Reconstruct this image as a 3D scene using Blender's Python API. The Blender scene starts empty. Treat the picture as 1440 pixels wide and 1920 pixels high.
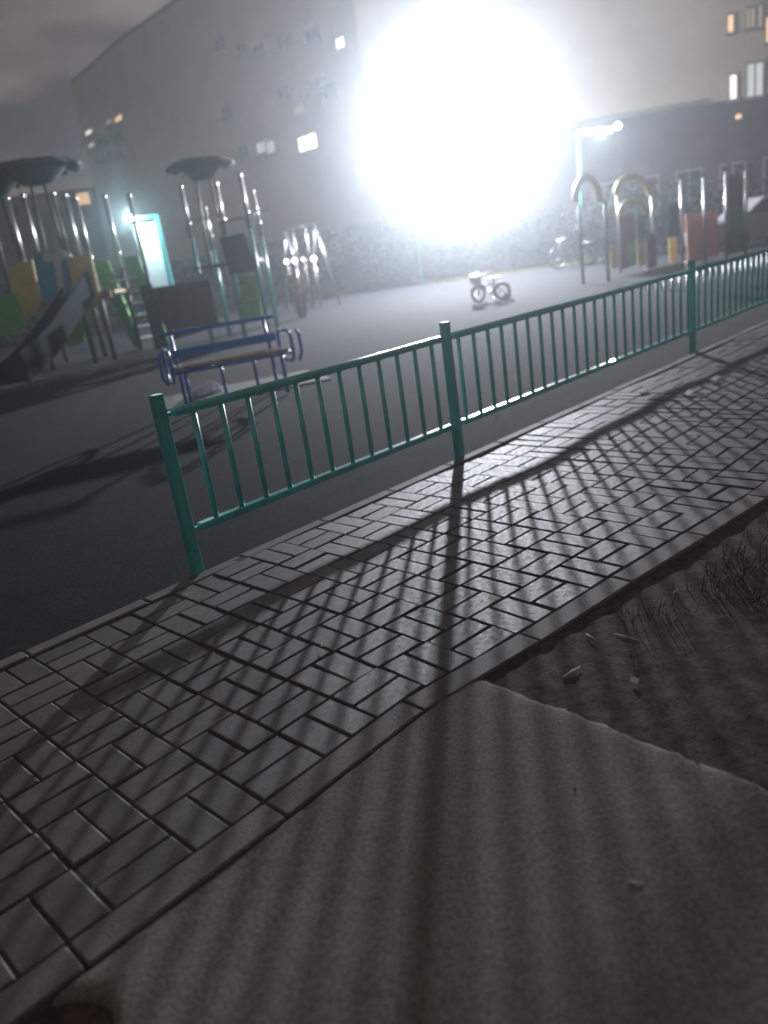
import bpy, math, random
from mathutils import Vector, Matrix
random.seed(7)
R = math.radians
scene = bpy.context.scene
col = scene.collection

# ------------------------------------------------------------------ camera
FPX, PITCH, ROLL, CH = 1440.0, 0.318121, -0.149198, 1.2
_F = Vector((0, math.cos(PITCH), -math.sin(PITCH)))
_R0 = Vector((1, 0, 0)); _U0 = _R0.cross(_F)
_R = _R0 * math.cos(ROLL) + _U0 * math.sin(ROLL)
_U = -_R0 * math.sin(ROLL) + _U0 * math.cos(ROLL)
CAM = Vector((0, 0, CH))
cd = bpy.data.cameras.new('camera')
cam = bpy.data.objects.new('camera', cd); col.objects.link(cam)
m3 = Matrix((_R, _U, -_F)).transposed()
cam.matrix_world = Matrix.Translation(CAM) @ m3.to_4x4()
cd.sensor_fit = 'VERTICAL'; cd.sensor_height = 36; cd.lens = 36 * FPX / 1920
cd.clip_start = .05; cd.clip_end = 2000
cd.dof.use_dof = True; cd.dof.focus_distance = 2.8; cd.dof.aperture_fstop = 1.6
scene.camera = cam

# ------------------------------------------------------------------ night sky: cloud deck lit by the town
w = bpy.data.worlds.new('World'); scene.world = w; w.use_nodes = True
nt = w.node_tree; nt.nodes.clear()
def wn(t): return nt.nodes.new(t)
out = wn('ShaderNodeOutputWorld'); bg = wn('ShaderNodeBackground'); tc = wn('ShaderNodeTexCoord')
mp = wn('ShaderNodeMapping'); mp.inputs['Scale'].default_value = (1.6, 1.6, 4.2); mp.inputs['Location'].default_value = (.4, .2, .7)
nz = wn('ShaderNodeTexNoise'); nz.inputs['Scale'].default_value = 2.3; nz.inputs['Detail'].default_value = 5; nz.inputs['Roughness'].default_value = .5
rp = wn('ShaderNodeValToRGB'); e = rp.color_ramp.elements
e[0].position = .42; e[0].color = (.030, .027, .031, 1); e[1].position = .62; e[1].color = (.128, .098, .085, 1)
sky = wn('ShaderNodeTexSky'); sky.sky_type = 'NISHITA'; sky.sun_disc = False
sky.sun_elevation = R(-4); sky.sun_rotation = R(200)
bg2 = wn('ShaderNodeBackground'); bg2.inputs['Strength'].default_value = .02
ad = wn('ShaderNodeAddShader')
L = nt.links.new
L(tc.outputs['Generated'], mp.inputs['Vector']); L(mp.outputs[0], nz.inputs['Vector']); L(nz.outputs['Fac'], rp.inputs[0])
L(rp.outputs[0], bg.inputs['Color']); bg.inputs['Strength'].default_value = 1.95
L(sky.outputs[0], bg2.inputs['Color']); L(bg.outputs[0], ad.inputs[0]); L(bg2.outputs[0], ad.inputs[1]); L(ad.outputs[0], out.inputs['Surface'])

vs = scene.view_settings
vs.view_transform = 'Standard'; vs.look = 'None'; vs.gamma = 1; vs.exposure = 0; vs.use_curve_mapping = False
scene.render.engine = 'CYCLES'
scene.cycles.use_denoising = True
scene.cycles.volume_bounces = 0
scene.cycles.max_bounces = 6
scene.cycles.sample_clamp_indirect = 4

# lamp strengths and added mist
MAIN_W, FILL_W, LEFT_W, RIGHT_W = 31000, 4200, 480, 190
HAZE_FORWARD, HAZE_WIDE = (.0037, .905), (.0019, .58)

# ------------------------------------------------------------------ pixel -> place
def ray(px, py): return _F + _R * ((px - 720) / FPX) - _U * ((py - 960) / FPX)
def W(px, py, Y):
    d = ray(px, py); return CAM + d * (Y / d.y)
def G(px, py, z=0.0):
    d = ray(px, py); return CAM + d * ((z - CH) / d.z)
def onplane(px, py, a, b):
    d = ray(px, py); n = Vector((b.y - a.y, a.x - b.x, 0)); t = (a - CAM).dot(n) / d.dot(n); return CAM + d * t
def proj(P):
    d = P - CAM; z = d.dot(_F); return (720 + FPX * d.dot(_R) / z, 960 - FPX * d.dot(_U) / z, z)
FO = Vector((-.83935, 3.19090, 0)); FU = Vector((.72224, .69164, 0)); FN = Vector((.69164, -.72224, 0))
FANG = math.atan2(FU.y, FU.x)
def UV(u, v, z=0.0): return FO + FU * u + FN * v + Vector((0, 0, z))

# ------------------------------------------------------------------ materials
def mat(name, color, rough=.7, var=.15, scale=6.0, bump=.0, bscale=40.0, metal=0.0, spec=.5, color2=None, coat=0.0, rnd=0.0, emit=None, estr=0.0, trans=0.0, bdist=.01, rvar=0.0, stain=0.0):
    m = bpy.data.materials.new(name); m.use_nodes = True
    t = m.node_tree; b = t.nodes['Principled BSDF']
    b.inputs['Roughness'].default_value = rough; b.inputs['Metallic'].default_value = metal
    b.inputs['Specular IOR Level'].default_value = spec; b.inputs['Coat Weight'].default_value = coat
    if trans: b.inputs['Transmission Weight'].default_value = trans
    c1 = color; c2 = color2 or tuple(max(0, c * (1 - var * 1.6)) for c in color)
    co = t.nodes.new('ShaderNodeTexCoord'); n = t.nodes.new('ShaderNodeTexNoise')
    n.inputs['Scale'].default_value = scale; n.inputs['Detail'].default_value = 6; n.inputs['Roughness'].default_value = .62
    geo = t.nodes.new('ShaderNodeNewGeometry'); src = geo.outputs['Position'] if stain else co.outputs['Object']
    t.links.new(src, n.inputs['Vector'])
    r = t.nodes.new('ShaderNodeValToRGB'); r.color_ramp.elements[0].position = .34; r.color_ramp.elements[1].position = .66
    r.color_ramp.elements[0].color = (*c2, 1); r.color_ramp.elements[1].color = (*c1, 1)
    t.links.new(n.outputs['Fac'], r.inputs[0]); last = r.outputs[0]
    if rnd:
        oi = t.nodes.new('ShaderNodeObjectInfo'); mr = t.nodes.new('ShaderNodeMapRange')
        mr.inputs['To Min'].default_value = 1 - rnd; mr.inputs['To Max'].default_value = 1 + rnd
        t.links.new(oi.outputs['Random'], mr.inputs['Value'])
        mx = t.nodes.new('ShaderNodeVectorMath'); mx.operation = 'SCALE'
        t.links.new(last, mx.inputs[0]); t.links.new(mr.outputs[0], mx.inputs['Scale']); last = mx.outputs[0]
    if stain:
        ns = t.nodes.new('ShaderNodeTexNoise'); ns.inputs['Scale'].default_value = 2.3; ns.inputs['Detail'].default_value = 7; ns.inputs['Roughness'].default_value = .65
        t.links.new(geo.outputs['Position'], ns.inputs['Vector'])
        ms = t.nodes.new('ShaderNodeMapRange'); ms.inputs['From Min'].default_value = .35; ms.inputs['From Max'].default_value = .62; ms.inputs['To Min'].default_value = 1 - stain; ms.inputs['To Max'].default_value = 1 + stain * .3
        t.links.new(ns.outputs['Fac'], ms.inputs['Value']); m2 = t.nodes.new('ShaderNodeVectorMath'); m2.operation = 'SCALE'
        t.links.new(last, m2.inputs[0]); t.links.new(ms.outputs[0], m2.inputs['Scale']); last = m2.outputs[0]
    t.links.new(last, b.inputs['Base Color'])
    if rvar:
        n3 = t.nodes.new('ShaderNodeTexNoise'); n3.inputs['Scale'].default_value = scale * 1.7; n3.inputs['Detail'].default_value = 4
        t.links.new(co.outputs['Object'], n3.inputs['Vector'])
        m4 = t.nodes.new('ShaderNodeMapRange'); m4.inputs['From Min'].default_value = .3; m4.inputs['From Max'].default_value = .7
        m4.inputs['To Min'].default_value = rough - rvar; m4.inputs['To Max'].default_value = rough + rvar
        t.links.new(n3.outputs['Fac'], m4.inputs['Value']); t.links.new(m4.outputs[0], b.inputs['Roughness'])
    if bump:
        n2 = t.nodes.new('ShaderNodeTexNoise'); n2.inputs['Scale'].default_value = bscale; n2.inputs['Detail'].default_value = 5; n2.inputs['Roughness'].default_value = .7
        t.links.new(co.outputs['Object'], n2.inputs['Vector'])
        bp = t.nodes.new('ShaderNodeBump'); bp.inputs['Strength'].default_value = bump; bp.inputs['Distance'].default_value = bdist
        t.links.new(n2.outputs['Fac'], bp.inputs['Height']); t.links.new(bp.outputs[0], b.inputs['Normal'])
    if emit:
        b.inputs['Emission Color'].default_value = (*emit, 1); b.inputs['Emission Strength'].default_value = estr
        m.cycles.emission_sampling = 'NONE'
    return m

M = {}
M['soil'] = mat('soil', (.138, .108, .086), .95, .4, 26, .8, 90, spec=.15, color2=(.045, .035, .028), bdist=.010)
M['rubber'] = mat('rubber', (.0200, .0182, .0240), .95, .3, 30, .6, 70, spec=.12, color2=(.0115, .0105, .014), bdist=.010, rvar=.04, stain=.4)
M['asphalt'] = mat('asphalt', (.285, .258, .228), .95, .3, 95, .8, 190, spec=.15, color2=(.150, .134, .118), bdist=.006, stain=.14)
M['bed'] = mat('sand_bed', (.100, .091, .082), .95, .3, 20, .6, 120, spec=.2)
M['brick'] = mat('paver', (.132, .126, .121), .60, .16, 26, .4, 170, spec=.34, color2=(.088, .083, .080), rnd=.22, bdist=.005, rvar=.10, stain=.32)
M['kerb'] = mat('kerb_concrete', (.185, .174, .162), .75, .2, 9, .5, 120, spec=.3, color2=(.125, .117, .109), rnd=.12, bdist=.006, stain=.3)
M['teal'] = mat('teal_paint', (.088, .590, .580), .32, .18, 9, .25, 90, spec=.5, color2=(.052, .420, .400), coat=.5, bdist=.003)
M['teal_pole'] = mat('teal_pole_paint', (.07, .36, .36), .4, .1, 6)
M['blue'] = mat('blue_paint', (.045, .200, .700), .25, .15, 12, spec=.5, coat=.4)
M['wood'] = mat('bench_wood', (.36, .235, .165), .42, .3, 9, .25, 60, coat=.3)
M['steel'] = mat('galvanised_steel', (.58, .58, .58), .34, .12, 20, metal=.85)
M['dark_blue'] = mat('dark_blue_plastic', (.004, .012, .018), .8, .2, 6, spec=.05)
M['navy_roof'] = mat('navy_roof', (.016, .034, .056), .7, .25, 5, spec=.2)
M['yellow'] = mat('yellow_board', (.84, .70, .24), .5, .15, 5)
M['sky_blue'] = mat('light_blue_board', (.10, .42, .66), .45, .12, 5)
M['white'] = mat('white_paint', (.80, .80, .80), .3, .08, 6)
M['green'] = mat('green_board', (.20, .62, .13), .5, .15, 5)
M['dark_green'] = mat('dark_green_board', (.045, .165, .070), .5, .2, 5)
M['orange'] = mat('orange_brown_board', (.42, .17, .045), .5, .2, 6)
M['brown'] = mat('brown_board', (.085, .060, .055), .55, .25, 6)
M['maroon'] = mat('maroon_board', (.21, .055, .075), .5, .2, 6)
M['salmon'] = mat('salmon_board', (.80, .32, .24), .5, .1, 4)
M['tyre'] = mat('tyre', (.02, .02, .02), .8, .2, 30)
M['pink'] = mat('pink_paint', (.62, .22, .32), .35, .1, 10, coat=.4)
M['black'] = mat('black_plastic', (.016, .016, .018), .5, .2, 20)
M['beige'] = mat('beige_render', (.68, .56, .43), .9, .12, .35, .3, 6, color2=(.56, .46, .355))
M['grey_wall'] = mat('grey_render', (.27, .25, .24), .9, .15, .4, .3, 6)
M['plinth'] = mat('dark_plinth_brick', (.105, .078, .092), .85, .2, 1.2, .4, 9)
M['roof'] = mat('roof_felt', (.05, .048, .05), .9, .2, 2)
M['frame'] = mat('window_frame', (.36, .34, .32), .5, .1, 5)
M['glass_dark'] = mat('dark_glass', (.02, .022, .028), .35, .1, 2, spec=.25)
M['lit_white'] = mat('lit_white', (.8, .8, .76), .4, emit=(1, .97, .88), estr=1.25)
M['lit_pale'] = mat('lit_pale', (.7, .7, .68), .4, emit=(.95, 1, .95), estr=.42)
M['lit_warm'] = mat('lit_warm', (.7, .5, .35), .4, emit=(1, .60, .32), estr=1.0)
M['lit_dim'] = mat('lit_dim', (.5, .4, .3), .4, emit=(1, .66, .42), estr=.28)
M['led'] = mat('led_lens', (.9, .95, 1), .3, emit=(.88, .97, 1), estr=60)
M['led_small'] = mat('small_led_lens', (.9, .95, 1), .3, emit=(.72, .95, 1), estr=25)
M['led_dot'] = mat('globe_lamp_glass', (.9, .9, .9), .3, emit=(.95, .97, 1), estr=6)
M['bark'] = mat('bark', (.085, .062, .048), .9, .3, 12, .6, 40)
M['twig'] = mat('pale_twig', (.34, .25, .23), .8, .2, 20)
M['leaf'] = mat('leaf_dark', (.026, .040, .022), .75, .35, 3, spec=.15)
M['leaf2'] = mat('leaf_olive', (.036, .042, .024), .75, .35, 3, spec=.15)
M['grass'] = mat('grass_blade', (.11, .15, .045), .7, .35, 8, spec=.3)
M['dry_grass'] = mat('dry_grass_blade', (.20, .20, .055), .75, .3, 5, spec=.3)
M['straw'] = mat('straw', (.86, .82, .70), .45, .1, 30)
M['paper'] = mat('paper_scrap', (.85, .76, .68), .6, .1, 20)
M['bag'] = mat('plastic_bag', (.85, .85, .87), .15, .08, 10)
M['pad'] = mat('concrete_pad', (.24, .23, .225), .6, .25, 3, .4, 60)
M['pale_block'] = mat('pale_block', (.42, .36, .33), .7, .15, 6)
M['car'] = mat('silver_car_paint', (.30, .31, .33), .28, .05, 3, metal=.4, coat=.6)
M['leaf_bit'] = mat('fallen_leaf', (.22, .33, .08), .6, .2, 30)
M['stone'] = mat('small_stone', (.22, .20, .18), .8, .25, 20)

# ------------------------------------------------------------------ mesh builder
ORG = {}
class MB:
    def __init__(s): s.v = []; s.f = []; s.sm = []
    def add(s, vs, fs, smooth=False):
        o = len(s.v); s.v += [Vector(p) for p in vs]
        for f in fs: s.f.append([o + i for i in f]); s.sm.append(smooth)
        return s
    def box(s, c, sz, ax=None, bev=0.0):
        c = Vector(c); X, Y, Z = ax if ax else (Vector((1, 0, 0)), Vector((0, 1, 0)), Vector((0, 0, 1)))
        a, b, h = sz[0] / 2, sz[1] / 2, sz[2] / 2
        def P(x, y, z): return c + X * x + Y * y + Z * z
        if not bev:
            vs = [P(x, y, z) for z in (-h, h) for x, y in ((-a, -b), (a, -b), (a, b), (-a, b))]
            return s.add(vs, [(3, 2, 1, 0), (4, 5, 6, 7), (0, 1, 5, 4), (1, 2, 6, 5), (2, 3, 7, 6), (3, 0, 4, 7)])
        q = bev; ring = lambda A, B, k: [(-A + k, -B), (A - k, -B), (A, -B + k), (A, B - k), (A - k, B), (-A + k, B), (-A, B - k), (-A, -B + k)]
        vs = []
        for z, i in ((-h, q), (-h + q, 0), (h - q, 0), (h, q)):
            vs += [P(x, y, z) for x, y in ring(a - i, b - i, q)]
        fs = [tuple(range(7, -1, -1)), tuple(range(24, 32))]
        for r in range(3):
            for k in range(8): fs.append((r * 8 + k, r * 8 + (k + 1) % 8, r * 8 + 8 + (k + 1) % 8, r * 8 + 8 + k))
        return s.add(vs, fs)
    def tube(s, pts, r, n=10, cap=True, closed=False):
        pts = [Vector(p) for p in pts]; m = len(pts); rs = r if isinstance(r, (list, tuple)) else [r] * m
        vs = []; fs = []; ref = None
        for i, p in enumerate(pts):
            if closed: t = pts[(i + 1) % m] - pts[i - 1]
            else: t = pts[min(i + 1, m - 1)] - pts[max(i - 1, 0)]
            t.normalize()
            if ref is None: ref = t.orthogonal().normalized()
            ref = (ref - t * ref.dot(t))
            ref = ref.normalized() if ref.length > 1e-6 else t.orthogonal().normalized()
            bn = t.cross(ref)
            for k in range(n):
                a = 2 * math.pi * k / n; vs.append(p + (ref * math.cos(a) + bn * math.sin(a)) * rs[i])
        for i in range(m if closed else m - 1):
            j = (i + 1) % m
            for k in range(n): fs.append((i * n + k, i * n + (k + 1) % n, j * n + (k + 1) % n, j * n + k))
        s.add(vs, fs, True)
        if cap and not closed:
            o = len(s.v) - len(vs)
            s.f.append([o + k for k in range(n - 1, -1, -1)]); s.sm.append(False)
            s.f.append([o + (m - 1) * n + k for k in range(n)]); s.sm.append(False)
        return s
    def lathe(s, c, prof, n=16, ax=None):
        c = Vector(c); X, Y, Z = ax if ax else (Vector((1, 0, 0)), Vector((0, 1, 0)), Vector((0, 0, 1)))
        vs = []; fs = []
        for r, z in prof:
            for k in range(n):
                a = 2 * math.pi * k / n; vs.append(c + X * (r * math.cos(a)) + Y * (r * math.sin(a)) + Z * z)
        for i in range(len(prof) - 1):
            for k in range(n): fs.append((i * n + k, i * n + (k + 1) % n, (i + 1) * n + (k + 1) % n, (i + 1) * n + k))
        return s.add(vs, fs, True)
    def prism(s, outline, d):            # outline: 3-D points in a plane, d: thickness vector
        o = [Vector(p) for p in outline]; d = Vector(d); n = len(o)
        vs = [p - d / 2 for p in o] + [p + d / 2 for p in o]
        fs = [tuple(range(n - 1, -1, -1)), tuple(range(n, 2 * n))] + [(k, (k + 1) % n, n + (k + 1) % n, n + k) for k in range(n)]
        return s.add(vs, fs)
    def torus(s, c, R_, r, ax, n=24, k=8):
        X, Y = ax; return s.tube([Vector(c) + X * (R_ * math.cos(2 * math.pi * i / n)) + Y * (R_ * math.sin(2 * math.pi * i / n)) for i in range(n)], r, k, closed=True)
    def leaves(s, c, rad, n, size, rng, hollow=.35, clumps=14):
        c = Vector(c); cs = []
        for _ in range(clumps):
            while True:
                p = Vector((rng.uniform(-1, 1), rng.uniform(-1, 1), rng.uniform(-1, 1)))
                if hollow < p.length < 1: break
            cs.append((p, rng.uniform(.22, .42)))
        for _ in range(n):
            q, rr = rng.choice(cs)
            p = q + Vector((rng.gauss(0, 1), rng.gauss(0, 1), rng.gauss(0, 1))) * rr * .55
            P = c + Vector((p.x * rad[0], p.y * rad[1], p.z * rad[2]))
            if P.z < .03: continue
            a = Vector((rng.uniform(-1, 1), rng.uniform(-1, 1), rng.uniform(-.6, .6))).normalized(); b = a.orthogonal().normalized()
            b = (b * math.cos(rng.random() * 6.3) + a.cross(b) * math.sin(rng.random() * 6.3)); z = size * rng.uniform(.6, 1.3)
            s.add([P - a * z, P + b * z * .45, P + a * z, P - b * z * .45], [(0, 1, 2, 3)])
        return s
    def build(s, name, m, parent=None, loc=None):
        org = ORG[parent] if parent is not None else Vector(loc if loc is not None else (0, 0, 0))
        me = bpy.data.meshes.new(name); me.from_pydata([p - org for p in s.v], [], s.f); me.update()
        for p, q in zip(me.polygons, s.sm): p.use_smooth = q
        me.materials.append(M[m] if isinstance(m, str) else m)
        o = bpy.data.objects.new(name, me); col.objects.link(o); ORG[o] = org
        if parent is not None: o.parent = parent
        else: o.location = org
        return o
def tag(o, label=None, cat=None, group=None, kind=None):
    if label: o['label'] = label
    if cat: o['category'] = cat
    if group: o['group'] = group
    if kind: o['kind'] = kind
    return o
def thing(name, loc, label, cat, group=None):
    o = bpy.data.objects.new(name, None); col.objects.link(o); o.location = Vector(loc); ORG[o] = Vector(loc); o.empty_display_size = .2
    return tag(o, label, cat, group)
def light(name, kind, loc, power, parent=None, radius=.1, color=(1, 1, 1)):
    l = bpy.data.lights.new(name, kind); l.energy = power; l.color = color; l.shadow_soft_size = radius
    o = bpy.data.objects.new(name, l); col.objects.link(o)
    if parent is not None: o.parent = parent; o.location = Vector(loc) - ORG[parent]
    else: o.location = loc
    return o
UP = Vector((0, 0, 1)); AX = Vector((1, 0, 0)); AY = Vector((0, 1, 0))
def sub_noise(x, y, s=1.0):
    return (math.sin(x * 3.1 * s + 1.3) * math.cos(y * 2.7 * s + .4) + .5 * math.sin(x * 7.3 * s + y * 5.1 * s) + .25 * math.sin(x * 17.9 * s - y * 13.7 * s)) / 1.75

# ------------------------------------------------------------------ ground sheets
g = MB(); g.add([(-320, -60, -.11), (320, -60, -.11), (320, 320, -.11), (-320, 320, -.11)], [(0, 1, 2, 3)])
tag(g.build('ground', 'soil'), 'dark bare ground around the playground and houses', kind='structure')
def sheet(name, m, us, vs, zf, label, frame=UV):
    b = MB(); nu, nv = len(us), len(vs)
    b.add([frame(u, v, zf(u, v)) if frame is UV else Vector((u, v, zf(u, v))) for v in vs for u in us],
          [(j * nu + i, (j + 1) * nu + i, (j + 1) * nu + i + 1, j * nu + i + 1) for j in range(nv - 1) for i in range(nu - 1)], True)
    return tag(b.build(name, m), label, kind='structure')
def lin(a, b, n): return [a + (b - a) * i / (n - 1) for i in range(n)]
def widen(u):
    t = min(1, max(0, (u + .3) / 2.2)); return 1 + .165 * t
NEAR = 1.575
def pave_z(u, v): return .006 * math.sin(u * 2.1 + .6) * math.cos(v * 1.3) + .004 * math.sin(u * 5.3 + v * 2.2)
rs = random.Random(3)
sheet('soil_bed', 'soil', lin(-5, 9, 240), lin(1.5, 5.5, 120),
      lambda u, v: -.036 + .005 * sub_noise(u, v) + .002 * sub_noise(u, v, 4.3) + rs.uniform(-.003, .003) + .020, 'bare dark earth beside the pavement')
# playground: one sheet from the fence to the far edge
b = MB(); b.add([UV(-22, -.005, -.022), UV(26, -.005, -.022), (24, 25.6, -.022), (7.3, 28.25, -.022), (-.4, 30.6, -.022), (-34, 41, -.022)], [(0, 1, 2, 3, 4, 5)])
tag(b.build('playground_surface', 'rubber'), 'dark grey rubber surface of the playground', kind='structure')
# asphalt path that runs up to the pavement, ragged at both edges
ul, ur = -1.30, -.06
b = MB(); nu, nv = 70, 150; vs_ = []
for j in range(nv):
    v = 1.582 + (5.4 - 1.582) * (j / (nv - 1)) ** 1.2
    a = ul + .05 * math.sin(v * 9) + .03 * math.sin(v * 23 + 1) - max(0, .28 - (v - 1.55)) * .55
    c = ur + .002 * math.sin(v * 17) + .002 * math.sin(v * 41) + .002 * math.sin(v * 97 + 2) + rs.uniform(-.004, .004) - .07 * (v - 1.6)
    for i in range(nu):
        u = a + (c - a) * i / (nu - 1); edge = min(i, nu - 1 - i)
        kz = pave_z(u, 1.5) - .003; bl_ = min(1, max(0, (v - 1.6) / .5)); ease = bl_ * bl_ * (3 - 2 * bl_)
        vs_.append(UV(u, v, kz * (1 - ease) + ease * .002 + .003 * sub_noise(u, v, .8) * ease + .0008 * sub_noise(u, v, 5) * ease + rs.uniform(-.0009, .0009) - (.05 if edge == 0 else .006 if edge == 1 else .002 if edge == 2 else 0)))
b.add(vs_, [(j * nu + i, (j + 1) * nu + i, (j + 1) * nu + i + 1, j * nu + i + 1) for j in range(nv - 1) for i in range(nu - 1)], True)
tag(b.build('asphalt_path', 'asphalt'), 'worn grey asphalt path leading up to the pavement', kind='structure')
# concrete pad under the bench
pc = G(445, 735)
b = MB(); b.box((pc.x, pc.y + .25, -.014), (1.9, 1.1, .024), (FU.lerp(AX, .6).normalized(), UP.cross(FU.lerp(AX, .6).normalized()), UP), .006)
tag(b.build('bench_pad', 'pad'), 'pale concrete pad under the blue bench', kind='structure')

# ------------------------------------------------------------------ pavement of small blocks
b = MB(); us = lin(-3.4, 14, 120); vk = lin(.03, 1.545, 12)
b.add([UV(u, v * widen(u), pave_z(u, v) - .0062) for v in vk for u in us], [(j * 120 + i, j * 120 + 120 + i, j * 120 + 121 + i, j * 120 + 1 + i) for j in range(11) for i in range(119)], True)
pave = tag(b.build('pavement', 'bed'), 'pavement of small grey blocks in basket weave pattern', kind='structure')
def brick_mesh(lx, ly):
    q = MB(); a, c, e, h = lx / 2, ly / 2, .004, .05
    vs = [(-a, -c, -h), (a, -c, -h), (a, c, -h), (-a, c, -h), (-a, -c, -e), (a, -c, -e), (a, c, -e), (-a, c, -e), (-a + e, -c + e, 0), (a - e, -c + e, 0), (a - e, c - e, 0), (-a + e, c - e, 0)]
    q.add(vs, [(8, 9, 10, 11)] + [(k, (k + 1) % 4, 4 + (k + 1) % 4, 4 + k) for k in range(4)] + [(4 + k, 4 + (k + 1) % 4, 8 + (k + 1) % 4, 8 + k) for k in range(4)])
    me = bpy.data.meshes.new('brick'); me.from_pydata(q.v, [], q.f); me.materials.append(M['brick']); me.update(); return me
GAP = .0068
bm_l = brick_mesh(.2 - GAP, .1 - GAP)
places = []
rb = random.Random(11)
for j in range(7):
    for i in range(-17, 70):
        u0, v0 = i * .2, .085 + j * .2
        for k in (0, 1):
            if (i + j) % 2 == 0: cu, cv, rot = u0 + .1, v0 + .05 + .1 * k, 0
            else: cu, cv, rot = u0 + .05 + .1 * k, v0 + .1, math.pi / 2
            wd = widen(cu)
            P = UV(cu + rb.uniform(-.002, .002), cv * wd + rb.uniform(-.002, .002), pave_z(cu, cv) + rb.uniform(-.0013, .0013) - (.002 if rb.random() < .06 else 0))
            tilt = (rb.gauss(0, .0065), rb.gauss(0, .0065)); spin = rb.gauss(0, .008)
            slope = .165 / 2.2 * cv if -.3 < cu < 1.9 else 0
            mw = Matrix.Translation(P) @ Matrix.Rotation(FANG - math.atan(slope) * (cv / 1.5) + spin, 4, 'Z') @ Matrix.Rotation(tilt[0], 4, 'X') @ Matrix.Rotation(tilt[1], 4, 'Y') @ Matrix.Diagonal((1, wd, 1, 1)) @ Matrix.Rotation(rot, 4, 'Z')
            x, y, z = proj(P)
            vis = z > .3 and -90 < x < 1530 and y < 2010
            places.append(((0 if vis else 1, P.length), mw))
places.sort(key=lambda t: t[0])
for _, mw in places[:300]:
    o = bpy.data.objects.new('brick', bm_l); col.objects.link(o); o.parent = pave
    l_, q_, s_ = mw.decompose(); o.location = l_; o.rotation_mode = 'QUATERNION'; o.rotation_quaternion = q_
    o.scale = s_
rest = MB()
for _, mw in places[300:]:
    rest.add([mw @ v.co for v in bm_l.vertices], [tuple(p.vertices) for p in bm_l.polygons])
o = rest.build('brick', 'brick', pave); o['kind'] = 'stuff'
# kerbs
for side in (0, 1):
    u = -3.3; k = 0
    while u < 13.5:
        ln = .495; uc = u + ln / 2
        if side == 0: a, c = UV(u + .004, .040), UV(u + ln, .040); wd_ = .072; z = .004 + rb.uniform(-.003, .003)
        else: a, c = UV(u, (NEAR - .045) * widen(u), pave_z(u, 1.5)), UV(u + ln, (NEAR - .045) * widen(u + ln), pave_z(u + ln, 1.5)); wd_ = .088; z = .001 + rb.uniform(-.0008, .0008)
        d = (c - a); X = d.normalized()
        q = MB(); q.box((a + c) / 2 + UP * (z - .06), (d.length, wd_, .12), (X, UP.cross(X).normalized(), X.cross(UP.cross(X).normalized())), .005)
        q.build('kerb_stone', 'kerb', pave); u += .5; k += 1

# ------------------------------------------------------------------ the turquoise fence
PU = [0.0, 1.897, 5.30, 8.75]
fx = (FU, -FN, UP)
fence = thing('metal_fence', UV(0, -.035, -.02), 'low turquoise metal fence of upright bars between pavement and playground', 'fence')
FV = -.035; PH, TZ, BZ = .785, .705, .188
for u in PU:
    q = MB(); q.box(UV(u, FV, (PH - .05) / 2), (.048, .048, PH + .05), fx, .004); p = q.build('post', 'teal', fence)
    c = MB(); c.box(UV(u, FV, PH + .004), (.052, .052, .012), fx, .004); c.build('post_cap', 'teal', p)
SP = .1455
for a, c in zip(PU[:-1], PU[1:]):
    s0, s1 = a + .06, c - .045
    q = MB(); q.tube([UV(s0, FV, TZ), UV((s0 + s1) / 2, FV + .003, TZ - .002), UV(s1, FV, TZ)], .0205, 14); q.build('top_rail', 'teal', fence)
    q = MB(); q.box(UV((s0 + s1) / 2, FV, BZ), (s1 - s0, .044, .032), fx, .005); q.build('bottom_rail', 'teal', fence)
    for z in (TZ, BZ):
        for e0, e1 in ((a + .03, s0), (s1, c - .03)):
            q = MB(); q.box(UV((e0 + e1) / 2, FV, z), (e1 - e0, .02, .012), fx); q.build('bracket', 'teal', fence)
    n = int((s1 - s0 - .06) / SP); off = ((s1 - s0) - (n) * SP) / 2
    bar = None
    for i in range(n + 1):
        u = s0 + off + i * SP
        if bar is None:
            q = MB(); q.tube([UV(u, FV, BZ + .011), UV(u, FV, TZ - .013)], .0125, 10); bar = q.build('bar', 'teal', fence); u_first = u
        else:
            d = bar.copy(); col.objects.link(d); d.parent = fence
            d.location = bar.location + FU * (u - u_first) + FN * rb.uniform(-.002, .002)

# ------------------------------------------------------------------ blue bench
b0, b1 = G(346, 776), G(560, 732)
bx = (b1 - b0).normalized(); by = UP.cross(bx); bl = (b1 - b0).length
bench = thing('bench', (b0 + b1) / 2, 'blue tubular bench with brown wooden slats on the concrete pad', 'bench')
def BP(x, y, z): return b0 + bx * x + by * y + UP * z
for x in (.1, bl - .1):
    q = MB(); q.tube([BP(x, .06, -.01), BP(x, .06, .40)], .02); q.build('leg', 'blue', bench)
    q = MB(); q.tube([BP(x, .46, -.01), BP(x, .46, .42), BP(x, .56, .76)], .02); q.build('leg', 'blue', bench)
for x, s in ((-.02, -1), (bl + .02, 1)):
    pts = []
    for k in range(21):
        a = math.pi * 2 * k / 20
        ex, ez = math.cos(a), math.sin(a)
        pts.append(BP(x + .10 * s * 0, .27 + .26 * math.copysign(abs(ex) ** .5, ex), .46 + .16 * math.copysign(abs(ez) ** .5, ez)))
    q = MB(); q.tube(pts[:-1], .019, 8, closed=True); q.build('armrest', 'blue', bench)
    q = MB(); q.tube([BP(x + .075 * s, .05, .62), BP(x + .1 * s, .05, .56), BP(x + .1 * s, .05, .38), BP(x + .06 * s, .05, .30)], .017, 8); q.build('armrest_brace', 'blue', bench)
for k in range(3):
    q = MB(); q.box(BP(bl / 2, .09 + k * .14, .43), (bl - .04, .115, .032), (bx, by, UP), .007); q.build('seat_slat', 'wood', bench)
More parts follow.
